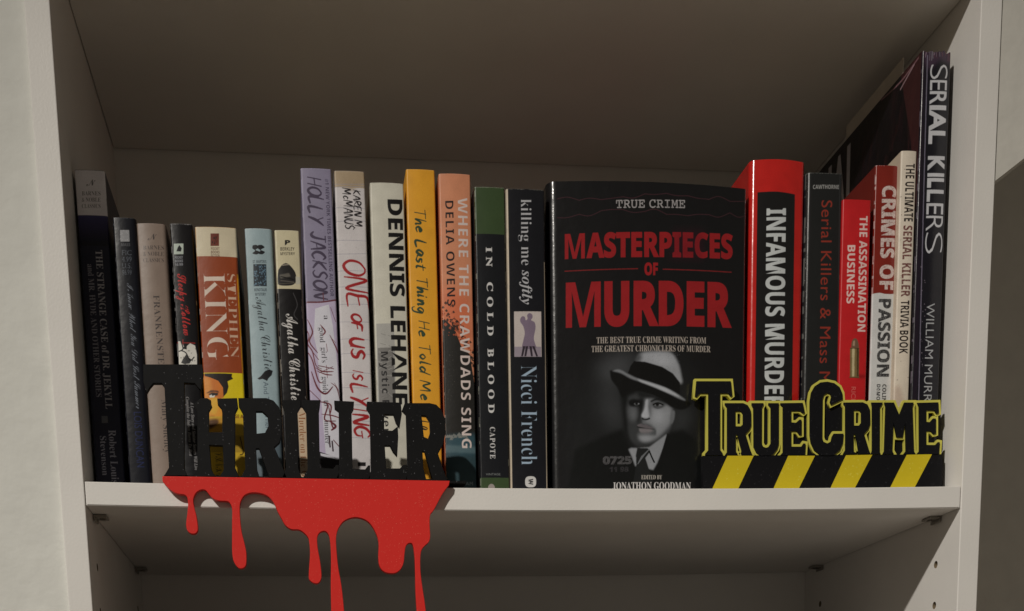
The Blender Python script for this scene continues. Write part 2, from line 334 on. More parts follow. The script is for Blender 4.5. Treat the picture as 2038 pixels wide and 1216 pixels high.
# ------------------------------------------------------------------ a book: spine, two boards, page block
def book(name, label, xl, xr, yt, yb, depth, base, paint, left=None, right=None, th=.0005, bulge=.0006, rl=.0012, rr=.0012, rough=.4,
         coat=0, bump=.15, inset=.0003, names=("spine", "front_cover", "back_cover"), slack=.0, cat="book", jag=0):
    A, B = onY((xl, yt), yb), onY((xr, yt), yb); x0, x1 = A[0], B[0]; xm = (x0 + x1) / 2; z0 = sag(xm) + .0001; z1 = (A[2] + B[2]) / 2
    root = empty(name, (xm, yb + depth / 2, z0), label, cat)
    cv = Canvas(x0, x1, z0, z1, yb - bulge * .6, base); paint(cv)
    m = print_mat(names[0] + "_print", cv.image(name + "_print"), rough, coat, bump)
    prof = []                                           # plan of the outside of the spine, left to right
    def bul(x): u = (x - x0) / (x1 - x0) * 2 - 1; return yb - bulge * (1 - u * u)
    for k in range(7):
        a = math.pi / 2 * k / 6; x = x0 + rl * (1 - math.cos(a)); prof.append((x, bul(x0 + rl) + rl * (1 - math.sin(a))))
    n = 14
    for k in range(1, n):
        x = x0 + rl + (x1 - x0 - rl - rr) * k / n; prof.append((x, bul(x)))
    for k in range(7):
        a = math.pi / 2 * (6 - k) / 6; x = x1 - rr * (1 - math.cos(a)); prof.append((x, bul(x1 - rr) + rr * (1 - math.sin(a))))
    inner = []
    for x, y in prof:
        inner.append((xm + (x - xm) * (1 - 2 * th / (x1 - x0)), y + th))
    bm = bmesh.new(); uvl = bm.loops.layers.uv.new("UV"); nz = max(6, int((z1 - z0) / .012)); G = []
    rnd = random.Random(name)
    for ring in (prof, inner):
        R_ = []
        for j in range(nz + 1):
            z = z0 + (z1 - z0) * j / nz
            R_.append([bm.verts.new((x, y, z + (rnd.uniform(-jag, 0) if j == nz else 0))) for x, y in ring])
        G.append(R_)
    def face(vs):
        f = bm.faces.new(vs); f.smooth = True
        for l in f.loops: l[uvl].uv = ((l.vert.co.x - x0) / (x1 - x0), (l.vert.co.z - z0) / (z1 - z0))
        return f
    L = len(prof)
    for j in range(nz):
        for i in range(L - 1):
            face((G[0][j][i], G[0][j][i + 1], G[0][j + 1][i + 1], G[0][j + 1][i])); face((G[1][j][i], G[1][j + 1][i], G[1][j + 1][i + 1], G[1][j][i + 1]))
        for i in (0, L - 1): face((G[0][j][i], G[0][j + 1][i], G[1][j + 1][i], G[1][j][i])).smooth = False
    for j in (0, nz):
        for i in range(L - 1): face((G[0][j][i], G[0][j][i + 1], G[1][j][i + 1], G[1][j][i])).smooth = False
    bmesh.ops.recalc_face_normals(bm, faces=bm.faces)
    for e in bm.edges:
        if len(e.link_faces) == 2 and e.calc_face_angle(0) > .9: e.smooth = False
    me = bpy.data.meshes.new(names[0]); bm.to_mesh(me); bm.free(); link(names[0], me, m, root)
    yl, yr, ybk = prof[0][1], prof[-1][1], yb + depth
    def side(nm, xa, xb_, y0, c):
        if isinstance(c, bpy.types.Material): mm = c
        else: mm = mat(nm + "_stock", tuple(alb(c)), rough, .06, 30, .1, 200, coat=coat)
        bm = bmesh.new(); box(bm, xa, xb_, y0, ybk, z0, z1); o = bmesh_obj(nm, bm, mm, root)
        u = o.data.uv_layers.new(name="UV")
        for l in o.data.loops:
            v = o.data.vertices[l.vertex_index].co; u.data[l.index].uv = ((v.y - y0) / (ybk - y0), (v.z - z0) / (z1 - z0))
        return o
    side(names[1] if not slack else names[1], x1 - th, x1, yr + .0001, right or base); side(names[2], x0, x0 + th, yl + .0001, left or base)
    box_obj("page_block", (x0 + th + .0002, x1 - th - .0002, yb + th + .0012, ybk - .0008 - inset, z0 + max(inset, .0001), z1 - max(inset, .0004)), M_pages, root)
    return root, x0, x1, z0, z1

WH, BK, CRM = (200, 193, 178), (24, 24, 26), (206, 192, 155)
def crop(ox, oy, s): return lambda pts: [(ox + x / s, oy + y / s) for x, y in pts]
def barnes(c, x0, x1, y, dk):
    c.text("N", (x0 + 10, y + 10), (x0 + 28, y + 8), (x0 + 10, y - 2), dk, 'script')
    for i, t in enumerate(("BARNES", "& NOBLE", "CLASSICS")):
        c.across(t, x0 + 1, x1, y + 28 + 12.5 * i, y + 20 + 12.5 * i, dk, st='serifb', off=-.01)

def p_jekyll(c):
    c.band(340, 429, (226, 216, 212)); barnes(c, 162, 200, 361, (90, 84, 80))
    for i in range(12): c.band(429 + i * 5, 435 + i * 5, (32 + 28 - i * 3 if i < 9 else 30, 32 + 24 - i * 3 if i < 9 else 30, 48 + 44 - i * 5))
    c.down("THE STRANGE CASE of DR. JEKYLL", 190, 203, 498, 814, (176, 172, 170), st='serifb', off=-.008)
    c.down("and MR. HYDE AND OTHER STORIES", 174, 185, 526, 790, (146, 142, 144), st='serifb', off=-.01)
    c.down("|", 205, 214, 828, 842, (90, 90, 90)); c.down("Robert Louis", 216, 230, 856, 962, (158, 156, 160), st='serifb', off=-.01)
    c.down("Stevenson", 199, 211, 868, 946, (158, 156, 160), st='serifb', off=-.01); c.edgewear((120, 118, 115), .3, .1, .2)
def p_know(c):
    c.rect(239, 458, 257, 481, (160, 158, 154), .9, lean=1); c.speck(30, (210, 208, 205), 239, 458, 256, 480, .8)
    c.across("MASS", 241, 259, 490, 484, (90, 90, 90), st='sansb')
    for i, t in enumerate(("FIC", "4.99", "U.S.", "$6.99")): c.across(t, 243, 262, 508 + i * 13, 498 + i * 13, (96, 100, 104), wear=.5)
    c.down("I Know What You Did Last Summer", 252, 264, 563, 812, (128, 132, 136), lean=.075, st='script', off=-.012, shear=.02)
    c.down("LOIS DUNCAN", 266, 281, 820, 930, (36, 42, 74), st='sans'); c.edgewear((120, 120, 118), .4, .2, .6)
def p_frank(c):
    barnes(c, 284, 326, 469, (62, 54, 50)); c.down("FRANKENSTEIN", 305, 317, 588, 748, (66, 58, 54), lean=.075, st='serifb', off=-.008, sp=1.05)
    c.down("Mary Shelley", 321, 333, 796, 902, (66, 58, 54), lean=.07, st='serifb', off=-.01); c.edgewear((170, 155, 145), .3, .3, .3)
def p_sleepy(c):
    K = crop(130, 320, 3.04)
    c.rect(346, 485, 365, 506, (188, 196, 178)); c.poly(K([(690, 510), (705, 530), (700, 550), (672, 548), (680, 525)]), BK)
    for i in range(3): c.across(("POCKET", "BOOKS", "16.99")[i], 348, 364, 515 + 7 * i, 510 + 7 * i, (150, 150, 150), st='sansb')
    c.down("Sleepy Hollow", 352, 369, 545, 668, (196, 52, 48), lean=.11, st='script', off=.004)
    c.line([(353, 682), (388, 683)], 2, (150, 50, 44)); c.line([(364, 676), (364, 690)], 2, (150, 50, 44))
    K = crop(130, 640, 3.04)
    c.poly(K([(683, 118), (700, 120), (718, 150), (712, 165), (735, 170), (735, 150), (755, 132), (785, 145), (796, 200), (797, 330), (690, 330)]), (222, 216, 198))
    c.line(K([(700, 120), (712, 165), (688, 180)]), 2.4, BK); c.line(K([(700, 175), (730, 190), (755, 235), (780, 215)]), 2.2, BK)
    c.poly(K([(712, 225), (735, 195), (745, 215), (765, 232), (752, 255), (720, 258), (700, 250)]), BK, .95)
    c.speck(18, BK, 358, 690, 390, 740, 2)
    c.rect(345, 738, 420, 990, (22, 21, 22))
    c.down("A Love Story and Sinister Secrets Will Live", 379, 385, 800, 936, (150, 146, 140), lean=.065, st='serifi')
    c.down("Complete the Indian Burns To Rest", 370, 376, 790, 908, (140, 136, 130), lean=.06, st='serifi')
    c.edgewear((205, 200, 190), .9, .2, .5)
def p_king(c):
    c.band(453, 511, (212, 198, 164)); c.band(511, 742, (147, 66, 30))
    c.rect(419, 465, 436, 490, (112, 50, 34)); c.text("K", (422, 486), (433, 486), (422, 469), (24, 18, 16), 'script', .01)
    for i, t in enumerate(("POCKET", "BOOKS", "FICTION")): c.across(t, 420, 437, 498 + 7 * i, 492.5 + 7 * i, (110, 70, 50), st='sansb')
    c.down("KING", 405, 447, 545, 716, (216, 196, 174), lean=.05, st='serifb', off=-.018)
    c.down("STEPHEN", 452, 468, 545, 712, (206, 170, 140), lean=.045, st='serifb', off=-.018)
    # the strip that wraps towards the back cover
    c.poly([(471, 545), (486, 545), (500, 800), (500, 980), (487, 980), (482, 742)], (224, 150, 24)); c.poly([(471, 511), (490, 511), (488, 560), (472, 552)], (60, 30, 16), .8, 2)
    c.poly([(477, 560), (490, 560), (505, 900), (492, 900)], (190, 90, 24), .8, 1.5)
    c.band(742, 812, (222, 196, 26)); K = crop(270, 710, 4.864)
    c.poly(K([(1045, 160), (1090, 160), (1110, 420), (1050, 420)]), (206, 130, 24), 1, 1)
    c.poly(K([(640, 160), (700, 168), (800, 200), (850, 290), (850, 420), (830, 520), (820, 640), (780, 720), (640, 740)]), (206, 116, 40), sm=True)
    c.poly(K([(640, 190), (720, 210), (740, 330), (700, 400), (640, 420)]), (228, 150, 66), .8, 3)
    c.poly(K([(665, 160), (935, 165), (930, 195), (945, 215), (890, 240), (900, 290), (885, 350), (850, 390), (845, 300), (800, 235), (720, 200), (668, 185)]), (30, 20, 14))
    c.poly(K([(680, 350), (730, 322), (800, 330), (810, 350), (760, 340), (700, 352)]), (60, 28, 12), .9, 1)
    c.poly(K([(700, 362), (740, 346), (800, 352), (795, 376), (740, 385)]), (26, 14, 10), 1, .6); c.poly(K([(712, 378), (735, 365), (740, 380), (770, 372), (760, 395), (720, 396)]), (238, 226, 200))
    c.band(812, 862, (206, 184, 24)); c.poly(K([(640, 400), (790, 400), (812, 480), (840, 540), (830, 600), (780, 640), (640, 660)]), (226, 150, 44), sm=True)
    c.poly(K([(730, 400), (790, 400), (800, 500), (770, 560), (720, 540)]), (240, 172, 52), .9, 2)
    c.poly(K([(690, 600), (740, 575), (800, 600), (835, 585), (830, 640), (760, 680), (700, 690)]), (110, 44, 14), .95, 2, True)
    c.poly(K([(700, 640), (780, 625), (800, 650), (740, 690), (700, 700)]), (50, 22, 10), .9, 1)
    c.poly(K([(830, 400), (1120, 400), (1120, 560), (850, 560)]), (226, 196, 40)); c.band(829, 980, (206, 168, 44))
    c.poly(K([(640, 590), (850, 590), (850, 745), (640, 745)]), (188, 130, 34), .8, 2); c.poly(K([(700, 610), (790, 605), (800, 650), (710, 700)]), (60, 26, 12), .9, 2, True)
    c.across("SE A", 468, 484, 832, 825, (120, 30, 24), st='sansb')
    c.band(866, 900, (150, 118, 40), .6); c.down("VINTAGE", 427, 444, 900, 970, (60, 40, 24), lean=.05, st='script', off=-.01)
    c.line([(478, 870), (484, 900), (478, 905)], 2, (60, 44, 20)); c.rect(384, 453, 390, 990, (214, 170, 120), .8, lean=18); c.edgewear((226, 214, 196), .8, .2, .5)
def p_blue(c):
    K = crop(470, 320, 3.04)
    for dx in (0, 32): c.poly(K([(100 + dx, 512), (122 + dx, 510), (140 + dx, 525), (118 + dx, 540), (142 + dx, 552), (125 + dx, 568), (98 + dx, 560), (115 + dx, 545), (98 + dx, 530)]), BK, sm=True)
    c.across("ST. MARTIN'S", 503, 530, 524, 518, (50, 60, 66), st='sansb'); c.rect(504, 526, 530, 570, (44, 52, 56), lean=1); c.speck(70, (110, 140, 155), 506, 528, 530, 569, 2)
    c.across("MINOTAUR", 506, 531, 580, 574, (50, 60, 66), st='sansb'); c.across("MYSTERY", 508, 529, 589, 583, (50, 60, 66), st='sansb')
    c.down("Agatha Christie", 508, 527, 592, 738, (30, 32, 36), lean=.13, st='script', off=-.006, shear=-.015)
    K = crop(470, 640, 3.04)
    c.poly(K([(128, 345), (150, 330), (175, 300), (200, 290), (222, 298), (215, 325), (195, 345), (188, 360), (160, 348), (140, 352)]), BK)
    c.poly(K([(240 - 50, 355), (186, 362), (178, 352)]), BK); c.down("And Then There", 524, 534, 760, 862, (80, 92, 100), lean=.05, st='sans')
    c.band(868, 990, (44, 56, 66), .75); c.edgewear((206, 214, 214), .8, .3, .8)
def p_black_ac(c):
    c.band(459, 575, (206, 194, 156)); c.across("B", 567, 578, 489, 478, BK, st='sansb', off=.03)
    c.across("BERKLEY", 558, 586, 499, 492, (70, 62, 50), st='sansb'); c.across("MYSTERY", 558, 587, 508, 502, (70, 62, 50), st='sansb')
    K = crop(470, 320, 3.04)
    c.poly(K([(255, 660), (280, 628), (310, 622), (345, 655), (362, 690), (360, 735), (330, 755), (262, 752), (250, 720)]), (40, 38, 36), sm=True)
    c.poly(K([(262, 690), (320, 680), (330, 700), (270, 712)]), (110, 104, 92), .8, 1); c.line(K([(280, 632), (320, 628)]), 2, (150, 140, 120)); c.line(K([(250, 745), (395, 738)]), 1.2, (90, 84, 70))
    c.poly(K([(360, 700), (395, 705), (400, 740), (362, 750)]), (190, 184, 160)); c.line(K([(270, 700), (350, 720)]), 2, (16, 14, 14)); c.line(K([(270, 725), (350, 735)]), 2, (90, 84, 74))
    c.line(K([(345, 800), (370, 870), (350, 930), (372, 960)]), 1.5, (70, 68, 66))
    c.down("Agatha Christie", 569, 591, 625, 797, (214, 208, 196), lean=.06, st='script', off=-.002, shear=-.015)
    c.rect(545, 812, 640, 990, (206, 180, 146)); c.down("Murder on the Orient", 594, 607, 820, 986, (150, 92, 52), lean=.05, st='serifb', off=-.014)
    c.rect(545, 812, 592, 990, (30, 28, 28), lean=8); c.edgewear((200, 190, 170), .6, .5, .6)
def p_holly(c):
    c.hand("HOLLY JACKSON", (612, 352), (626, 592), (639, 352), (72, 62, 78), 5, .04)
    c.down("#1 NEW YORK TIMES BESTSELLING AUTHOR", 647, 654, 356, 590, (70, 62, 80), lean=.045, st='sansb', off=-.006)
    K = crop(470, 320, 3.04); c.poly(K([(400, 860), (640, 838), (720, 2000), (420, 2000)]), (186, 172, 188))
    c.line(K([(420, 855), (520, 855), (620, 838)]), 3.2, (104, 52, 58), sm=True); c.line(K([(525, 800), (530, 850)]), 2, (104, 60, 66))
    c.poly(K([(478, 895), (560, 870), (585, 1000), (610, 1216), (640, 1600), (660, 2000), (560, 2000), (520, 1500), (490, 1150), (470, 1060)]), (212, 208, 208))
    K4 = crop(470, 640, 4.0)
    for pts, wd in (([(0, 0), (30, 60), (20, 130), (60, 190), (90, 300), (140, 330)], 4), ([(10, 180), (60, 260), (110, 420), (150, 440)], 4.5), ([(130, -20), (170, 30), (150, 60)], 5), ([(90, 320), (150, 350), (240, 350)], 4.5),
                    ([(100, 345), (170, 372), (230, 378)], 4), ([(180, 300), (190, 400)], 4), ([(210, 60), (260, 150), (280, 200)], 4), ([(230, 90), (262, 120)], 3), ([(220, 440), (270, 480), (300, 580)], 3),
                    ([(250, 440), (300, 520)], 3), ([(150, 590), (220, 620), (210, 700)], 5), ([(140, 690), (230, 700), (300, 720)], 4), ([(200, 620), (230, 780), (260, 800)], 5), ([(180, 130), (190, 190)], 4)):
        c.line([(608 + x * .23 , 640 + y * .25 + 12) for x, y in pts], wd * .6, (112, 44, 48), taper=True)
    for pts, wd in (([(612, 636), (622, 660), (616, 680), (632, 702)], 4), ([(620, 740), (632, 772), (648, 784), (662, 770)], 5), ([(634, 728), (664, 734)], 5), ([(636, 742), (662, 730)], 4), ([(622, 700), (634, 716)], 4), ([(658, 612), (668, 640)], 3), ([(636, 800), (652, 806), (646, 835), (668, 838)], 4),
                    ([(656, 838), (668, 848), (660, 856)], 6), ([(664, 876), (678, 892)], 5), ([(612, 772), (640, 800)], 4)):
        c.line(pts, wd * .75, (104, 36, 42), taper=True)
    for t, y0, y1, x in (("a", 628, 636, 645), ("good", 652, 682, 636), ("girl's", 692, 722, 640), ("guide", 750, 783, 642), ("to", 797, 808, 645), ("murder", 838, 884, 646)):
        c.down(t, x - .5, x + 10, y0, y1, (52, 48, 50), lean=.04, st='serifb', off=-.01)
    c.line([(655, 868), (657, 890)], 3, (60, 40, 46)); c.line([(661, 878), (663, 898)], 3, (60, 40, 46))
    K2 = crop(460, 760, 5.067)
    c.poly(K2([(880, 700), (1000, 740), (1090, 780), (1100, 830), (1100, 1100), (880, 1100)]), (40, 36, 38)); c.poly(K2([(900, 720), (1000, 740), (1080, 775), (1075, 785), (960, 760), (905, 745)]), (206, 202, 202)); c.edgewear((186, 180, 196), .5, .3, .5)
def p_oneofus(c):
    c.band(340, 374, (176, 156, 126)); c.poly([(664, 362), (700, 380), (740, 352), (740, 340), (664, 340)], (166, 144, 112), .8, 3)
    for y in (366, 372, 413, 441, 478, 505, 540, 571, 606, 640, 676, 705, 741, 770, 805, 838, 872): c.line([(660, y), (700, y + random.uniform(-2, 2)), (750, y + random.uniform(-2, 3))], 1, (150, 146, 152), .8)
    c.speck(60, (170, 160, 150), 668, 345, 735, 880, 1.5, .4)
    c.hand("KAREN M.", (703, 378), (707, 456), (717, 378), (36, 30, 32), 3); c.hand("McMANUS", (682, 374), (687, 456), (699, 374), (36, 30, 32), 3)
    red = (158, 34, 36)
    c.hand("ONE", (682, 516), (692, 612), (724, 514), red, 7, .02); c.hand("OF", (699, 624), (701, 656), (719, 624), red, 5); c.hand("US", (697, 672), (700, 714), (722, 670), red, 6.4, .03)
    c.hand("IS", (702, 737), (704, 756), (722, 737), red, 4.4); c.hand("LYING", (698, 764), (706, 868), (728, 762), red, 6.4, .05); c.rect(712, 920, 728, 928, (30, 26, 26))
    c.edgewear((160, 150, 140), .4, .4, .6)
def p_lehane(c):
    K = crop(470, 640, 3.04)
    c.poly([(749, 644), (784, 644), (786, 700), (788, 810), (752, 810)], (168, 164, 152)); c.poly([(752, 692), (782, 692), (788, 810), (755, 810)], (120, 116, 108))
    for i in range(46): x, y = random.uniform(752, 778), random.uniform(650, 800); c.line([(x, y), (x + random.uniform(4, 12), y + random.uniform(-5, 5))], 1, (92, 88, 82) if i % 2 else (176, 172, 160), .6)
    c.down("DENNIS LEHANE", 771, 801, 397, 806, (22, 20, 20), lean=.026, st='sansb', off=.018); c.down("Mystic River", 758, 772, 700, 862, (32, 30, 30), lean=.03, st='sansb', sp=1.15)
    c.edgewear((160, 150, 130), .3, .2, .6)
def p_last(c):
    g = (50, 68, 46)
    c.hand("The Last Thing He Told Me", (826, 416), (838, 796), (847, 414), g, 4.4, .05, .2); c.hand("Laura", (838, 838), (842, 880), (858, 838), (40, 36, 30), 2.4); c.edgewear((226, 180, 110), .5, .2, .5)
def p_crawdads(c):
    c.poly([(860, 560), (960, 600), (960, 690), (860, 690)], (206, 104, 66), .8, 12)
    c.poly([(860, 625), (890, 640), (905, 655), (918, 690), (935, 705), (944, 760), (960, 780), (960, 990), (860, 990)], (38, 36, 32), sm=False)
    for i in range(150):
        t = random.random(); x = 872 + 75 * t; y = 628 + 95 * t * t + random.gauss(0, 13); q = random.uniform(1, 4); c.poly([(x - q, y), (x, y - q), (x + q, y + 1), (x, y + q)], (36, 34, 30) if random.random() < .75 else (170, 84, 52), .9)
    c.speck(70, (92, 88, 78), 884, 700, 905, 800, 1, .5); c.poly([(880, 868), (960, 862), (960, 990), (880, 990)], (52, 78, 84), .95, 4)
    c.poly([(880, 885), (960, 890), (960, 903), (880, 900)], (96, 116, 116), .6, 2); c.poly([(880, 908), (960, 905), (960, 990), (880, 990)], (44, 62, 64), .9, 4)
    for i in range(24): x, y = random.uniform(890, 930), random.gauss(868, 2.5); c.poly([(x - 4, y + 2), (x, y - 3), (x + 4, y + 2)], (126, 126, 116), .8)
    c.down("WHERE THE CRAWDADS SING", 911, 930, 394, 892, (214, 196, 182), lean=.017, st='sansb', off=-.006, sp=1.1); c.down("DELIA OWENS", 886, 902, 400, 609, (34, 28, 28), lean=.02, st='sansb', off=-.004, sp=1.12)
    c.across("PUTNAM", 899, 941, 966, 959, (130, 140, 140), st='sans', sp=1.2); c.edgewear((180, 150, 130), .6, .2, .5)
def p_cold(c):
    c.band(372, 466, (58, 74, 44)); c.down("IN", 967, 979, 492, 531, (206, 202, 192), lean=.012, st='serifb', sp=1.6, off=.01)
    for w_, a, b in (("COLD", 562, 668), ("BLOOD", 694, 822)): c.down(w_, 968 + (a - 500) * .012, 980 + (a - 500) * .012, a, b, (206, 202, 192), lean=.012, st='serifb', sp=1.7, off=.01)
    c.down("CAPOTE", 975, 985, 850, 913, (206, 202, 192), lean=.01, st='serifb', sp=1.25); c.across("VINTAGE", 967, 996, 946, 942, (120, 122, 116), st='sans'); c.band(951, 990, (58, 74, 44))
    c.poly([(978 + 7 * math.cos(a), 972 + 9 * math.sin(a)) for a in np.linspace(0, 6.28, 18)], (150, 140, 130)); c.edgewear((150, 150, 130), .6, .3, .9)
def p_softly(c):
    c.rect(1006, 376, 1011, 990, (188, 172, 146), lean=9); c.poly([(1083, 521), (1086, 521), (1092, 990), (1088, 990)], (188, 172, 146))
    c.down("killing me", 1037, 1057, 397, 528, (182, 180, 176), lean=.006, st='serifb', off=-.014); c.down("softly", 1039, 1058, 538, 606, (182, 180, 176), lean=.006, st='serifi', off=-.004)
    c.rect(1023, 620, 1077, 710, (190, 178, 166), lean=1); c.rect(1024, 690, 1077, 710, (150, 138, 142), lean=0)
    K = crop(780, 320, 3.576); pu = (124, 108, 120)
    c.poly(K([(912, 1128), (925, 1108), (945, 1112), (952, 1135), (965, 1125), (962, 1100), (978, 1085), (998, 1095), (1000, 1118), (990, 1135), (1015, 1150), (1022, 1190), (1010, 1260), (1018, 1300), (1022, 1335), (932, 1335), (935, 1280), (945, 1230), (935, 1180), (915, 1150)]), pu, sm=True)
    for a_, b_ in ((940, 925), (960, 948), (985, 995), (1005, 1032)): c.poly(K([(a_ - 8, 1320), (a_ + 10, 1320), (b_ + 8, 1392), (b_ - 6, 1392)]), (50, 42, 48))
    c.down("Nicci French", 1037, 1068, 728, 925, (158, 176, 186), lean=.006, st='serifb', off=-.018)
    c.poly([(1056 + 11 * math.copysign(abs(math.cos(a)) ** .7, math.cos(a)), 959 + 11 * math.copysign(abs(math.sin(a)) ** .7, math.sin(a))) for a in np.linspace(0, 6.28, 30)], (200, 196, 186)); c.down("W", 1050, 1061, 953, 965, BK, st='sansb', off=.03); c.edgewear((150, 145, 130), .3, .2, .4)
def p_master(c):
    for y, ph in ((393, 0), (425, 2)):
        for k in range(9):
            x = 1110 + k * 43; c.line([(x, y + 6 * math.sin(ph + k)), (x + 20, y + random.uniform(-7, 7)), (x + 43, y + 6 * math.sin(ph + k + 1))], 1.6, (66, 38, 42), .8)
    c.across("TRUE CRIME", 1225, 1362, 416, 400, (168, 162, 156), st='mono', off=.006, wear=.25)
    red = (150, 31, 33)
    c.across("M", 1125, 1164, 514, 464, red, st='sansb', off=.0, wear=.05); c.across("ASTERPIECES", 1167, 1460, 514, 464, red, st='sansb', off=.028, wear=.05); c.across("OF", 1281, 1308, 550, 525, red, st='sansb', off=.03); c.across("M", 1127, 1195, 651, 561, red, st='sansb', off=.0); c.across("URDER", 1202, 1458, 651, 561, red, st='sansb', off=.032)
    c.poly([(1340, 460), (1400, 460), (1400, 518), (1330, 518)], (60, 14, 30), .35, 8)
    c.line([(1125, 538), (1268, 537)], 2, (120, 34, 34), sm=False); c.line([(1318, 538), (1457, 540)], 2, (120, 34, 34), sm=False)
    K = crop(1180, 680, 5.067)
    # a man in a pale hat, dark suit
    g = lambda v: (v, v + 1, v)
    def P(pts, v, blur=0, a=1, sm=True): c.poly(K(pts), g(v) if not isinstance(v, tuple) else v, a, blur, sm)
    P([(-100, 300), (200, 150), (500, 60), (900, 150), (1080, 420), (1080, 700), (1000, 1100), (500, 1500), (-200, 1500), (-260, 700)], 34, 26, .6)
    P([(60, 230), (200, 150), (380, 130), (380, 300), (180, 420), (60, 330)], 84, 16, .6); P([(90, 420), (190, 440), (280, 560), (290, 760), (300, 900), (180, 880), (90, 700)], 66, 18, .6)
    P([(820, 690), (900, 660), (1000, 720), (900, 930), (770, 900)], 52, 10, .7)
    P([(-180, 1090), (100, 955), (300, 880), (360, 1050), (500, 1180), (680, 1200), (745, 925), (900, 890), (1080, 1020), (1120, 1500), (-260, 1500)], 17, 4, 1, False)
    P([(270, 480), (420, 480), (420, 1000), (350, 1000), (310, 880), (290, 700)], 20, 4)
    P([(350, 560), (480, 520), (640, 560), (790, 640), (800, 700), (790, 800), (770, 870), (740, 935), (690, 995), (620, 1040), (550, 1068), (480, 1072), (420, 1045), (370, 990), (348, 900), (342, 780), (340, 650)], 56, 3)
    P([(520, 575), (600, 545), (700, 600), (780, 660), (783, 790), (750, 890), (700, 955), (620, 1010), (540, 1020), (480, 1000), (452, 960), (470, 930), (540, 925), (600, 905), (612, 880), (590, 855), (540, 835), (500, 830), (515, 800), (482, 768), (478, 730), (510, 650)], 128, 3.5)
    P([(600, 690), (690, 690), (735, 750), (700, 840), (630, 850), (590, 780)], 160, 8, .8)
    P([(440, 490), (560, 520), (700, 575), (810, 640), (800, 668), (700, 628), (600, 590), (520, 580), (450, 560)], 30, 3)
    P([(450, 590), (500, 585), (498, 690), (470, 790), (438, 830), (428, 720)], 18, 3); P([(352, 665), (400, 652), (436, 680), (440, 760), (408, 806), (366, 775)], 96, 5)
    P([(524, 605), (546, 592), (552, 680), (562, 755), (538, 776), (492, 770), (484, 746), (512, 690)], 172, 1.6); P([(556, 600), (580, 640), (578, 730), (568, 775), (555, 700)], 92, 3)
    P([(486, 772), (520, 787), (562, 775), (566, 790), (522, 802), (488, 792)], 24, 1); P([(495, 802), (522, 806), (518, 832), (495, 832)], 104, 2)
    P([(350, 606), (400, 585), (466, 602), (478, 640), (430, 664), (366, 655)], 18, 2); P([(404, 632), (432, 620), (460, 630), (448, 645), (422, 648)], 96, 1); P([(420, 620), (444, 620), (446, 642), (424, 645)], 9, .6); c.line(K([(400, 628), (432, 614), (464, 626)]), 2, g(8)); P([(448, 628), (460, 632), (452, 640)], 150, .5)
    P([(572, 604), (640, 576), (712, 598), (746, 630), (700, 617), (640, 600), (580, 622)], 22, 1.4); P([(580, 625), (650, 608), (724, 635), (700, 668), (640, 684), (596, 666)], 62, 2.5)
    P([(608, 646), (648, 632), (692, 646), (668, 658), (628, 658)], 112, .8); P([(626, 632), (654, 630), (660, 650), (642, 659), (625, 652)], 8, .5); c.line(K([(600, 645), (645, 626), (700, 645)]), 2.4, g(10)); c.line(K([(606, 668), (650, 682), (700, 664)]), 1.2, g(70), .8)
    P([(438, 848), (480, 834), (502, 846), (526, 842), (580, 868), (610, 888), (560, 888), (490, 874), (450, 866)], (96, 90, 90), 1); c.line(K([(438, 866), (490, 876), (560, 888), (612, 890)]), 1.6, g(16))
    P([(458, 884), (520, 884), (594, 898), (562, 926), (500, 932), (464, 912)], (120, 114, 112), 1.5); P([(446, 928), (500, 938), (580, 926), (606, 906), (616, 946), (540, 954), (465, 954)], 56, 3)
    P([(604, 868), (630, 905), (622, 956), (606, 930)], 74, 2); P([(452, 966), (520, 955), (580, 968), (560, 1008), (490, 1008)], 146, 4, .9)
    P([(775, 850), (745, 930), (690, 995), (600, 1050), (500, 1076), (430, 1050), (520, 1040), (620, 1000), (700, 930)], 44, 4); P([(797, 700), (818, 710), (814, 780), (792, 832), (774, 820), (780, 720)], 104, 1.5)
    # collar and tie
    P([(352, 1092), (380, 1078), (440, 1082), (560, 1072), (738, 938), (702, 1080), (640, 1230), (600, 1300), (420, 1260), (380, 1150)], 138, 1.2, 1, False)
    P([(440, 1078), (545, 1082), (572, 1112), (522, 1180), (560, 1300), (600, 1420), (400, 1420), (430, 1250), (426, 1150)], 30, .8, 1, False)
    for k in range(8): c.line(K([(446 + 10 * k, 1240 - 14 * k), (486 + 11 * k, 1160 - 10 * k)]), 1.6, g(104))
    c.line(K([(560, 1110), (590, 1180), (612, 1225)]), 3, g(20)); P([(745, 925), (770, 960), (700, 1200), (640, 1420), (598, 1400), (650, 1230)], 16, 1, 1, False)
    # hat
    P([(420, 240), (445, 160), (490, 122), (640, 112), (780, 122), (850, 220), (882, 340), (880, 430), (700, 330), (560, 260)], 150, 2.5); P([(395, 235), (430, 150), (480, 125), (475, 205)], 58, 4, .9); P([(540, 150), (680, 140), (780, 200), (700, 235), (560, 190)], 186, 9, .7)
    c.speck(160, g(112), 1275, 700, 1352, 745, 1, .5)
    P([(372, 255), (408, 204), (520, 212), (690, 262), (800, 328), (872, 420), (870, 535), (780, 525), (600, 435), (430, 382), (342, 336)], 14, 1, 1, False)
    P([(165, 296), (250, 292), (345, 335), (430, 378), (600, 430), (780, 498), (935, 592), (985, 640), (900, 692), (790, 668), (700, 600), (560, 535), (430, 505), (330, 540), (290, 570), (240, 470), (182, 390)], 15, 1.6)
    P([(188, 300), (260, 288), (350, 335), (440, 378), (600, 430), (780, 498), (930, 594), (860, 580), (700, 502), (520, 428), (380, 382), (280, 326)], 122, 1.2, 1); P([(440, 385), (600, 432), (740, 482), (868, 562), (760, 528), (600, 462), (480, 416)], 176, 1.2, .9)
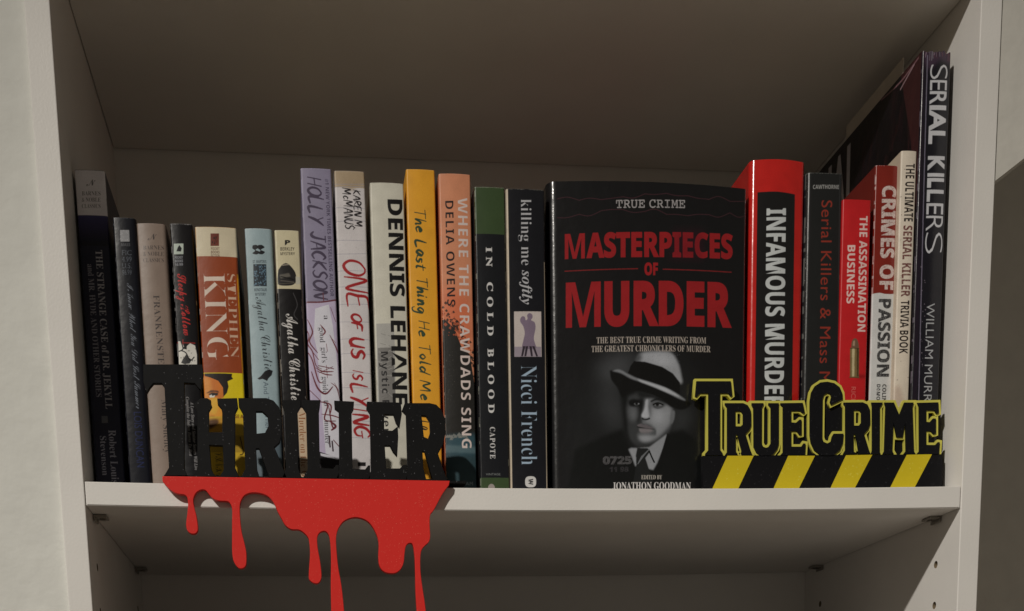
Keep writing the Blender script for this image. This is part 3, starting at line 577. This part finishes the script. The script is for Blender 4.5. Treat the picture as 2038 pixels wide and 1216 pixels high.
    c.across("0725", 1199, 1256, 925, 909, (82, 80, 78), st='sansb', off=.04, wear=.4); c.across("11 98", 1212, 1250, 940, 930, (52, 50, 50), st='sansb', off=.03, wear=.4)
    c.across("THE BEST TRUE CRIME WRITING FROM", 1187, 1405, 684, 672, (176, 164, 148), st='serifb', off=-.004); c.across("THE GREATEST CHRONICLERS OF MURDER", 1177, 1414, 701, 689, (176, 164, 148), st='serifb', off=-.004)
    c.across("EDITED BY", 1275, 1316, 955, 947, (176, 168, 154), st='serifb', off=-.004); c.across("JONATHON GOODMAN", 1218, 1374, 975, 961, (206, 200, 190), st='serifb', off=-.002)
def p_infamous(c):
    c.poly([(1508, 382), (1545, 383), (1582, 387), (1574, 990), (1500, 990)], (26, 25, 24)); c.down("INFAMOUS MURDERERS", 1525, 1563, 416, 882, (196, 198, 190), lean=-.012, st='sansb', off=.012)
def p_cawthorne(c):
    c.across("CAWTHORNE", 1618, 1670, 376, 368, (150, 148, 140), st='sansb'); c.down("Serial Killers & Mass Murderers", 1635, 1656, 399, 905, (140, 52, 38), lean=-.012, st='sans', off=.0, sp=1.06)
    c.edgewear((130, 130, 120), .9, .2, .5); c.rect(1671, 345, 1673, 990, (52, 52, 50), .8, lean=-8)
def p_assassin(c):
    c.down("THE ASSASSINATION", 1711, 1727, 430, 660, (222, 190, 176), lean=-.02, st='sansb', off=.006); c.down("BUSINESS", 1687, 1702, 488, 604, (222, 190, 176), lean=-.02, st='sansb', off=.006)
    K = crop(1440, 600, 3.04)
    c.poly(K([(800, 440), (860, 445), (858, 462), (810, 466)]), (110, 14, 18), .8, 3)
    c.poly(K([(765, 280), (820, 280), (818, 460), (764, 460)]), (120, 100, 62)); c.poly(K([(777, 282), (792, 282), (790, 455), (776, 455)]), (196, 180, 136), .9, .8); c.poly(K([(805, 282), (818, 282), (817, 455), (806, 455)]), (66, 50, 30), .9, .8)
    c.poly(K([(772, 280), (774, 250), (784, 228), (800, 224), (812, 240), (816, 280)]), (110, 84, 62), sm=True); c.poly(K([(780, 270), (784, 240), (794, 236), (794, 270)]), (180, 150, 120), .8, .8)
    c.line(K([(765, 284), (820, 284)]), 1.4, (70, 54, 34)); c.line(K([(762, 459), (820, 461)]), 2, (90, 72, 44)); c.down("RICHARD", 1694, 1703, 770, 835, (206, 98, 88), lean=-.02, st='sans', off=.004)
def p_crimes(c):
    c.band(585, 990, (200, 198, 188)); c.line([(1735, 586), (1750, 584), (1765, 587), (1783, 585)], 2, (200, 198, 188))
    c.down("CRIMES OF", 1756, 1784, 370, 577, (214, 198, 184), lean=-.03, st='sansb', off=.02, wear=.35); c.down("PASSION", 1749, 1774, 595, 750, (34, 32, 32), lean=-.03, st='sansb', off=.02, wear=.15)
    c.down("COLIN WILSON", 1756, 1764, 765, 850, (40, 38, 38), lean=-.03, st='sansb', off=.01); c.down("DAMON WILSON", 1745, 1752, 765, 850, (40, 38, 38), lean=-.03, st='sansb', off=.01); c.edgewear((210, 190, 180), .5, .2, .3)
def p_trivia(c):
    c.down("THE ULTIMATE", 1803, 1821, 326, 441, (34, 26, 24), lean=-.035, st='sansb', off=.006); c.down("SERIAL KILLER", 1798, 1816, 449, 591, (96, 36, 36), lean=-.035, st='sansb', off=.012, wear=.2)
    c.down("TRIVIA BOOK", 1793, 1810, 598, 704, (34, 26, 24), lean=-.035, st='sansb', off=.006); c.speck(26, (90, 62, 50), 1785, 320, 1815, 790, 1.6); c.poly([(1778, 770), (1790, 765), (1800, 800), (1778, 820)], (150, 110, 92), .4, 4)
def p_serial(c):
    c.poly([(1835, 90), (1900, 90), (1900, 132), (1872, 118), (1850, 140), (1838, 125)], (66, 50, 62), .9, 4)
    for i in range(26): x = random.uniform(1836, 1894); c.line([(x, 96), (x + random.uniform(-3, 3), 96 + random.uniform(4, 26))], 1.4, random.choice([(150, 130, 140), (96, 60, 66), (120, 112, 116), (40, 32, 40)]), .7)
    c.rect(1834, 100, 1842, 990, (34, 24, 34), .7, 1, lean=-22)
    c.line([(1846, 110), (1838, 400), (1828, 800)], 1.8, (120, 112, 124), .8)
    W_ = (190, 188, 184)
    for t, a, b, off in (("S", 129, 158, -.018), ("E", 160, 180, -.004), ("R", 182, 208, .012), ("IAL", 210, 287, .035), ("K", 311, 340, .045), ("IL", 345, 374, .04), ("L", 378, 402, .02), ("E", 405, 427, .0), ("R", 430, 460, -.014), ("S", 463, 505, -.024)):
        x = 1852 - (a - 128) * .0295; c.down(t, x, x + 34, a, b, W_, lean=-.03, st='sans', off=off)
    c.down("WILLIAM MURRAY", 1844, 1860, 604, 836, (168, 168, 164), lean=-.033, st='sans', off=-.01); c.speck(20, (120, 110, 116), 1832, 520, 1842, 760, 1.6); c.edgewear((120, 110, 118), .4, .1, .9)

book("book", "tall navy spine with a pale grey top band, standing at the left end", 148, 208, 339, .041, .13, (36, 37, 50), p_jekyll, bump=.2, left=(60, 58, 56))
book("book", "slim black spine with white script lettering and a small silver square near its top", 224, 270, 434, .036, .108, (20, 21, 27), p_know, rough=.3, rr=.003)
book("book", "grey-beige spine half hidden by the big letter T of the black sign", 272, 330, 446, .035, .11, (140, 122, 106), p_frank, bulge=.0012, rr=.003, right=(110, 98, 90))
book("book", "worn black spine with slanting red script above a white drawing", 338, 383, 446, .036, .108, (24, 22, 23), p_sleepy, rough=.3, rr=.002)
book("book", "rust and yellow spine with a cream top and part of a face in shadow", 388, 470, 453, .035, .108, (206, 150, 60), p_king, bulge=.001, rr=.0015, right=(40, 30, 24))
book("book", "light blue spine with black script and a small black bird", 487, 542, 456, .036, .108, (155, 172, 170), p_blue, bulge=.001, rr=.003)
book("book", "cream-topped black spine with white script, between the light blue and the lilac spines", 546, 595, 459, .036, .108, (24, 22, 22), p_black_ac, rough=.3)
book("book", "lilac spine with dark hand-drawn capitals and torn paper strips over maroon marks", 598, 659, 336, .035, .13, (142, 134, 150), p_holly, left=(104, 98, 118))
book("book", "off-white lined-paper spine with red brush capitals", 665, 725, 341, .036, .132, (206, 198, 190), p_oneofus)
book("book", "cream spine with one line of large bold black capitals", 736, 803, 365, .035, .13, (204, 198, 176), p_lehane, bulge=.001)
book("book", "mustard yellow spine with dark green handwriting", 808, 865, 338, .035, .14, (224, 158, 44), p_last)
book("book", "salmon pink spine that turns to a dark marsh scene below, with white capitals", 873, 936, 347, .033, .14, (206, 136, 98), p_crawdads, bulge=.001)
book("book", "black spine with a dark green block at its top and widely spaced white capitals", 944, 1004, 373, .026, .13, (24, 25, 27), p_cold, rough=.35)
book("book", "black spine with thin cream edges and a small picture of a purple embracing couple", 1007, 1083, 377, .024, .13, (24, 24, 27), p_softly, rough=.35, left=(188, 172, 146))
book("hardcover_book", "wide black book facing forward, showing a man in a pale hat under red capitals", 1089, 1487, 369, .030, .045, (22, 21, 21), p_master, th=.0022, bulge=.0050, rl=.0065, rr=.0035,
     rough=.30, coat=.35, bump=.22, inset=.004, names=("dust_jacket_front", "fore_edge_board", "spine_board"))
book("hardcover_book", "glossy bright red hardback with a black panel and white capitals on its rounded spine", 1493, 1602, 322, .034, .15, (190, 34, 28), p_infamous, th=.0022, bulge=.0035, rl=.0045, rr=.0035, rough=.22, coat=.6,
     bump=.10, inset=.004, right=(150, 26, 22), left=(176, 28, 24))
book("book", "black spine with long thin brick-red lettering, just right of the glossy red hardback", 1606, 1677, 345, .032, .13, (34, 34, 32), p_cawthorne, rough=.3, rl=.0035, left=(24, 22, 36))
book("book", "short red spine with a brass bullet pictured on it", 1677.5, 1734, 398, .030, .11, (188, 32, 34), p_assassin)
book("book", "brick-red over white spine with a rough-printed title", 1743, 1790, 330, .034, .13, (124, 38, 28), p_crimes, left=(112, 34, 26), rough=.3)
book("book", "narrow beige spine with blood-red and brown capitals, beside the tallest book", 1794, 1825, 301, .0285, .135, (214, 200, 176), p_trivia, left=(196, 178, 152))

# front cover of the tallest book: seen on its left side
def tall_book():
    A = onY((1836, 104), .026); z0 = sag(.6) + .0001; z1 = onY((1866, 101), .026)[2]; dep = .215
    cv = Canvas(0, dep, z0, z1, 0, (20, 14, 18)); cv.uv = lambda P: np.array([(x * cv.w / dep, (z - z0) / (z1 - z0) * cv.h) for x, z in P])
    for i in range(400):
        y = random.uniform(.0, .14); z = random.uniform(.16, z1); L = random.uniform(.01, .05)
        cv.line([(y, z), (y + L * .15, z - L * .5), (y + random.uniform(0, .01), z - L)], random.uniform(.0005, .0025), random.choice([(44, 20, 24), (56, 26, 26), (26, 18, 24), (14, 10, 14), (14, 10, 12)]), .3)
    cv.poly([(0, z1), (.03, z1), (.012, z1 - .05), (0, z1 - .10)], (90, 46, 44), .4)
    cv.line([(.004, z1 - .002), (.03, z1 - .004), (.06, z1 - .001)], .0012, (150, 110, 112), .7); cv.line([(.01, z1 - .003), (.03, z1 - .009)], .0014, (170, 140, 140), .7)
    cv.text("SERIAL", (.214, .236), (.100, .236), (.214, .288), (178, 174, 172), "sans", .03)
    cv.text("KILLERS", (.212, .185), (.04, .185), (.212, .228), (150, 146, 144), "sans", .012)
    m = print_mat("front_cover_print", cv.image("tall_cover_print"), .35, .1, .15)
    return book("tall_book", "tallest book, black spine with silver capitals and frayed top, at the right end", 1836, 1893, 101, .026, dep, (24, 23, 28), p_serial,
                left=m, rough=.3, coat=.12, rl=.0016, th=.001, jag=.0025, bulge=.001)
tb, tx0, tx1, tz0, tz1 = tall_book()
bm = bmesh.new(); box(bm, tx0 + .0014, tx0 + .0018, .057, .150, tz1 - .15, tz1 + .0118)
lf = bmesh_obj("loose_sheet", bm, mat("loose_card", (.55, .50, .43), .8, .05), None); tag(lf, "loose grey card sticking up out of the top of the tallest book", "card")

# ------------------------------------------------------------------ the two cut-out signs
def offset_curve_mesh(name, loops, plane_y, thick, off, m, parent, bev=.0):
    c = bpy.data.curves.new(name, 'CURVE'); c.dimensions = '2D'; c.fill_mode = 'BOTH'; c.extrude = thick / 2; c.offset = off; c.bevel_depth = bev; c.bevel_resolution = 1
    for lp in loops:
        P = [onY(q, plane_y) for q in lp]; area = sum(P[i][0] * P[(i + 1) % len(P)][2] - P[(i + 1) % len(P)][0] * P[i][2] for i in range(len(P)))
        if (area > 0) == (lp is loops[0]): P = P[::-1]
        sp = c.splines.new('POLY'); sp.points.add(len(P) - 1); sp.use_cyclic_u = True
        for k, p in enumerate(P): sp.points[k].co = (p[0], p[2], 0, 1)
    o = bpy.data.objects.new(name, c); COL.objects.link(o); bpy.context.view_layer.update()
    me = bpy.data.meshes.new_from_object(o.evaluated_get(bpy.context.evaluated_depsgraph_get())); bpy.data.objects.remove(o); bpy.data.curves.remove(c)
    me.transform(Matrix(((1, 0, 0, 0), (0, 0, -1, plane_y + thick / 2), (0, 1, 0, 0), (0, 0, 0, 1)))); me.name = name
    for mm in list(me.materials): pass
    me.materials.clear(); return link(name, me, m, parent)
def glitter(name, rgb, rough=.45, amt=.04, spk=(.9, .8, .75), scale=2600):
    m, t, b = nodes(name); tc = t.nodes.new('ShaderNodeTexCoord'); v = t.nodes.new('ShaderNodeTexVoronoi'); v.inputs['Scale'].default_value = scale / 2
    n = t.nodes.new('ShaderNodeTexNoise'); n.inputs['Scale'].default_value = 90; n.inputs['Detail'].default_value = 4
    lt = t.nodes.new('ShaderNodeSeparateColor'); gt = t.nodes.new('ShaderNodeMath'); gt.operation = 'GREATER_THAN'; gt.inputs[1].default_value = 1 - amt
    mx = t.nodes.new('ShaderNodeMix'); mx.data_type = 'RGBA'; mx.inputs['A'].default_value = (*rgb, 1); mx.inputs['B'].default_value = (*spk, 1)
    t.links.new(tc.outputs['Object'], v.inputs['Vector']); t.links.new(v.outputs['Color'], lt.inputs['Color']); t.links.new(lt.outputs['Red'], gt.inputs[0])
    mu = t.nodes.new('ShaderNodeMath'); mu.operation = 'MULTIPLY'; t.links.new(gt.outputs[0], mu.inputs[0]); t.links.new(lt.outputs['Green'], mu.inputs[1])
    t.links.new(mu.outputs[0], mx.inputs['Factor']); t.links.new(mx.outputs['Result'], b.inputs['Base Color'])
    t.links.new(tc.outputs['Object'], n.inputs['Vector']); bp = t.nodes.new('ShaderNodeBump'); bp.inputs['Strength'].default_value = .3; bp.inputs['Distance'].default_value = .0006
    t.links.new(n.outputs['Fac'], bp.inputs['Height']); t.links.new(bp.outputs['Normal'], b.inputs['Normal']); b.inputs['Roughness'].default_value = rough; b.inputs['Specular IOR Level'].default_value = .16; return m
M_blk = glitter("black_print_plastic", (.0045, .0045, .005), .6, .007, (.14, .14, .15), 4200); M_red = glitter("red_print_plastic", (.70, .033, .027), .42, .02, (.80, .14, .10), 5200)
M_sb = glitter("black_sign_plastic", (.0065, .0065, .008), .55, .02, (.03, .03, .035)); M_y = glitter("yellow_sign_plastic", (.66, .52, .022), .5, .03, (.74, .64, .08))
M_pale = mat("pale_yellow_edge", (.66, .61, .10), .5)

TY = -.0050; TT = .0038                                # front face and thickness of the dripping sign
sg = empty("dripping_sign", (.15, -.006, 0), "black cut-out word THRILLER above red dripping blood, hooked over the shelf edge", "sign")
L1, L2, L3 = crop(270, 710, 4.864), crop(460, 760, 5.067), crop(670, 760, 5.067)
def dn(pts): return pts
thr = {
 'T': [[(286, 726), (402, 726), (404, 742), (400, 776), (394, 770), (388, 762), (366, 761), (366, 932), (372, 946), (328, 946), (337, 931), (328, 770), (322, 762), (305, 762), (298, 770), (292, 780), (286, 760)]],
 'H': [[(400, 793), (412, 793), (419, 797), (419, 802), (421, 808), (415, 818), (415, 861), (443, 861), (443, 822), (441, 812), (434, 804), (433, 794), (471, 793), (473, 810), (467, 822), (467, 930), (475, 949), (438, 949), (446, 936), (444, 886), (416, 885), (420, 935), (428, 948), (384, 948), (394, 932), (393, 818), (386, 806)]],
 'R': [[(475, 793), (530, 793), (544, 798), (555, 811), (560, 832), (560, 862), (556, 880), (545, 890), (552, 905), (570, 950), (536, 950), (516, 892), (509, 892), (511, 934), (516, 950), (480, 950), (489, 934), (484, 822), (476, 808)],
       [(509, 818), (522, 818), (533, 828), (535, 848), (528, 862), (510, 864)]],
 'I': [[(563, 797), (597.5, 797), (598, 808), (591, 820), (593, 932), (600, 951), (562, 951), (570, 932), (568, 820), (563, 808)]],
 'L': [[(602, 797), (637, 797), (636, 808), (634, 820), (636, 932), (664, 934), (670, 926), (674, 926), (674, 952), (604, 952), (613, 934), (610, 820), (602, 808)]],
 'L2': [[(666, 798), (704, 800), (703, 814), (699, 821), (701, 934), (727, 935), (733, 927), (736, 927), (736, 953), (670, 953), (676, 935), (675, 818), (667, 812)]],
 'E': [[(731, 800), (797, 802), (799, 824), (795, 849), (789, 840), (784, 824), (764, 824), (764, 857), (781, 858), (791, 850), (792, 870), (790, 906), (783, 898), (777, 886), (765, 886), (768, 933), (796, 933), (803, 926), (809, 926), (810, 955), (733, 954), (739, 936), (737, 822), (730, 812)]],
 'R2': [[(806, 803), (855, 803), (868, 806), (878, 816), (885, 834), (886, 862), (881, 884), (871, 903), (880, 930), (890, 957), (862, 957), (846, 898), (840, 897), (842, 932), (848, 956), (808, 955), (812, 935), (809, 824), (801, 816)],
        [(838, 826), (849, 827), (856, 838), (857, 860), (852, 874), (843, 870)]]}
for k, lp in thr.items():
    o = offset_curve_mesh("letter", lp, TY, TT, 0, M_blk, sg, .00025)
base_strip = [[(327, 945), (890, 954), (893, 958.5), (325, 949)]]
offset_curve_mesh("base_bar", base_strip, TY + .0003, TT - .0006, 0, M_blk, sg)
R1, R2_ = crop(310, 920, 4.109), crop(580, 920, 4.109)
red = R1([(58, 118), (60, 155), (100, 203), (150, 242), (190, 256), (235, 262), (260, 285), (268, 340), (262, 420), (252, 500), (258, 548), (280, 575), (312, 582), (336, 567), (342, 530), (330, 440), (312, 370), (303, 310), (318, 262), (345, 233), (380, 220), (412, 228), (440, 262), (475, 297), (520, 312), (580, 315), (608, 330), (628, 380), (628, 480), (628, 600), (628, 720), (635, 790), (655, 835), (680, 862), (705, 865), (728, 852), (738, 820), (738, 740), (722, 660), (700, 570), (688, 470), (684, 370), (692, 320), (717, 275), (755, 252), (800, 245), (850, 249), (900, 264), (940, 292), (975, 340), (1000, 400), (1035, 465), (1065, 515), (1110, 545)])
red += R2_([(60, 548), (100, 570), (138, 610), (150, 655), (156, 740), (150, 840), (145, 930), (152, 960), (180, 983), (215, 987), (238, 960), (243, 910), (230, 800), (212, 700), (208, 620), (225, 577), (262, 559), (293, 570), (315, 612), (325, 700), (328, 820), (326, 1000), (330, 1230), (334, 1420), (345, 1500), (380, 1540), (415, 1500), (428, 1400), (430, 1260), (420, 1130), (405, 1000), (380, 860), (368, 740), (362, 640), (370, 572), (395, 517), (430, 477), (480, 454), (530, 447), (590, 460), (640, 492), (680, 547), (708, 610), (718, 670), (715, 760), (720, 830), (745, 880), (790, 902), (850, 902), (893, 870), (915, 820), (922, 750), (932, 690), (950, 664), (975, 657), (995, 672), (1008, 730), (1015, 830), (1018, 950), (1020, 1050), (1030, 1230), (1040, 1400), (1065, 1440), (1095, 1400), (1100, 1300), (1097, 1230), (1085, 1130), (1065, 1000), (1052, 880), (1052, 770), (1065, 710), (1095, 675), (1123, 648), (1132, 600), (1128, 520), (1132, 432), (1165, 385), (1230, 262), (1285, 185), (1290, 155)])
red_s = [tuple(p) for p in smooth(red[1:-1], 3)]
o = offset_curve_mesh("blood_drips", [[red[0]] + red_s + [red[-1]]], TY - .0006, TT + .0002, 0, M_red, sg, .0003)
box_obj("hook_plate", (.058, .252, TY + TT - .0004, .022, -.0002, .0012), M_blk, sg)

SY = .0180; ST = .004
ts = empty("striped_sign", (.53, .020, 0), "black and yellow striped cut-out sign reading TRUE CRIME standing at the right", "sign")
Z, A_, B_ = crop(1380, 730, 6.756), crop(1360, 730, 4.677), crop(1620, 730, 4.677)
def rshape(K, P, hole): return [K(P), K(hole)]
tc = [
 [Z([(42, 193), (503, 193), (522, 385), (503, 400), (465, 355), (357, 355), (357, 1112), (395, 1165), (395, 1188), (160, 1188), (163, 1165), (203, 1120), (203, 355), (88, 355), (42, 405), (24, 400)])],
 [Z([(425, 488), (670, 488), (730, 515), (765, 570), (775, 620), (777, 790), (755, 845), (700, 905), (762, 1110), (795, 1188), (655, 1188), (642, 1165), (650, 1130), (592, 912), (568, 912), (568, 1135), (596, 1172), (588, 1188), (427, 1188), (455, 1145), (455, 555), (428, 515)]), Z([(563, 595), (637, 595), (668, 640), (668, 770), (637, 800), (563, 800)])],
 [Z([(785, 488), (943, 488), (943, 510), (920, 550), (918, 1030), (940, 1075), (975, 1088), (1010, 1078), (1042, 1030), (1042, 555), (1010, 515), (1010, 488), (1150, 488), (1147, 540), (1147, 1040), (1125, 1110), (1080, 1168), (1030, 1192), (905, 1192), (850, 1158), (812, 1080), (808, 560), (787, 520)])],
 [A_([(905, 338), (1112, 335), (1130, 425), (1117, 435), (1082, 408), (1003, 408), (1003, 517), (1050, 520), (1083, 490), (1100, 492), (1100, 632), (1082, 635), (1055, 598), (1003, 598), (1003, 743), (1100, 743), (1120, 712), (1138, 715), (1132, 820), (905, 822), (928, 795), (928, 375), (905, 355)])],
 [B_([(268, 302), (264, 245), (240, 190), (190, 152), (125, 138), (60, 145), (8, 180), (-25, 240), (-38, 320), (-38, 640), (-28, 710), (5, 780), (55, 818), (100, 826), (180, 824), (240, 780), (268, 710), (275, 622), (185, 622), (168, 650), (158, 695), (125, 713), (90, 698), (76, 660), (80, 300), (92, 262), (122, 243), (152, 252), (163, 280), (150, 328), (160, 355)])],
 [B_([(277, 332), (455, 330), (498, 350), (520, 395), (523, 530), (506, 580), (466, 625), (512, 775), (528, 812), (408, 812), (414, 785), (387, 628), (368, 628), (368, 790), (392, 800), (388, 812), (272, 812), (293, 775), (293, 370), (278, 350)]), B_([(370, 403), (420, 403), (441, 430), (441, 520), (420, 547), (370, 547)])],
 [B_([(535, 332), (640, 332), (627, 362), (613, 380), (611, 790), (622, 812), (532, 812), (542, 780), (542, 372)])],
 [B_([(655, 332), (745, 332), (795, 448), (842, 332), (928, 332), (917, 375), (930, 785), (948, 812), (835, 812), (856, 785), (850, 512), (825, 655), (770, 655), (740, 515), (728, 780), (745, 812), (640, 812), (655, 785), (668, 375)])],
 [B_([(962, 335), (1158, 330), (1163, 430), (1142, 440), (1120, 405), (1045, 405), (1045, 512), (1080, 515), (1110, 480), (1136, 482), (1136, 622), (1112, 628), (1085, 598), (1045, 598), (1045, 727), (1130, 728), (1155, 700), (1172, 703), (1165, 812), (958, 812), (980, 785), (978, 375)])]]
for i, lp in enumerate(tc):
    y = offset_curve_mesh("letter", lp, SY + .0010 + .00012 * (i % 2), ST - .001, .0016, M_pale, ts)
    b = offset_curve_mesh("letter_face", lp, SY + .00005 * (i % 2), .0012, 0, M_sb, y)
offset_curve_mesh("base_plate", [[(1398.5, 907), (1876, 904), (1876, 974), (1398.5, 979)]], SY + .0006, ST, 0, M_sb, ts)
offset_curve_mesh("back_plate", [[(1441, 806), (1478, 803), (1600, 803), (1610, 775), (1630, 762), (1655, 762), (1672, 780), (1680, 803), (1776, 803), (1790, 832), (1802, 803), (1860, 803), (1862, 812), (1856, 840), (1860, 880), (1864, 908), (1412, 908), (1441, 890)]], SY + .0030, .0014, 0, M_sb, ts)
for a, b_, c_, d_ in (((1448, 907), (1500, 907), (1470, 971), (1418, 972)), ((1569, 907), (1622, 907), (1591, 970), (1540, 971)), ((1684, 906), (1736, 905), (1703, 968), (1654, 969)), ((1805, 905), (1855, 904), (1822, 967), (1773, 968))):
    e = .09; a, b_, c_, d_ = [tuple(q) for q in (a, b_, (c_[0] + (c_[0] - b_[0]) * e, c_[1] + (c_[1] - b_[1]) * e), (d_[0] + (d_[0] - a[0]) * e, d_[1] + (d_[1] - a[1]) * e))]
    offset_curve_mesh("stripe", [[a, b_, c_, d_]], SY + .0002, .001, 0, M_y, ts)
for o in list(COL.objects):
    if 'abs' in o: del o['abs']
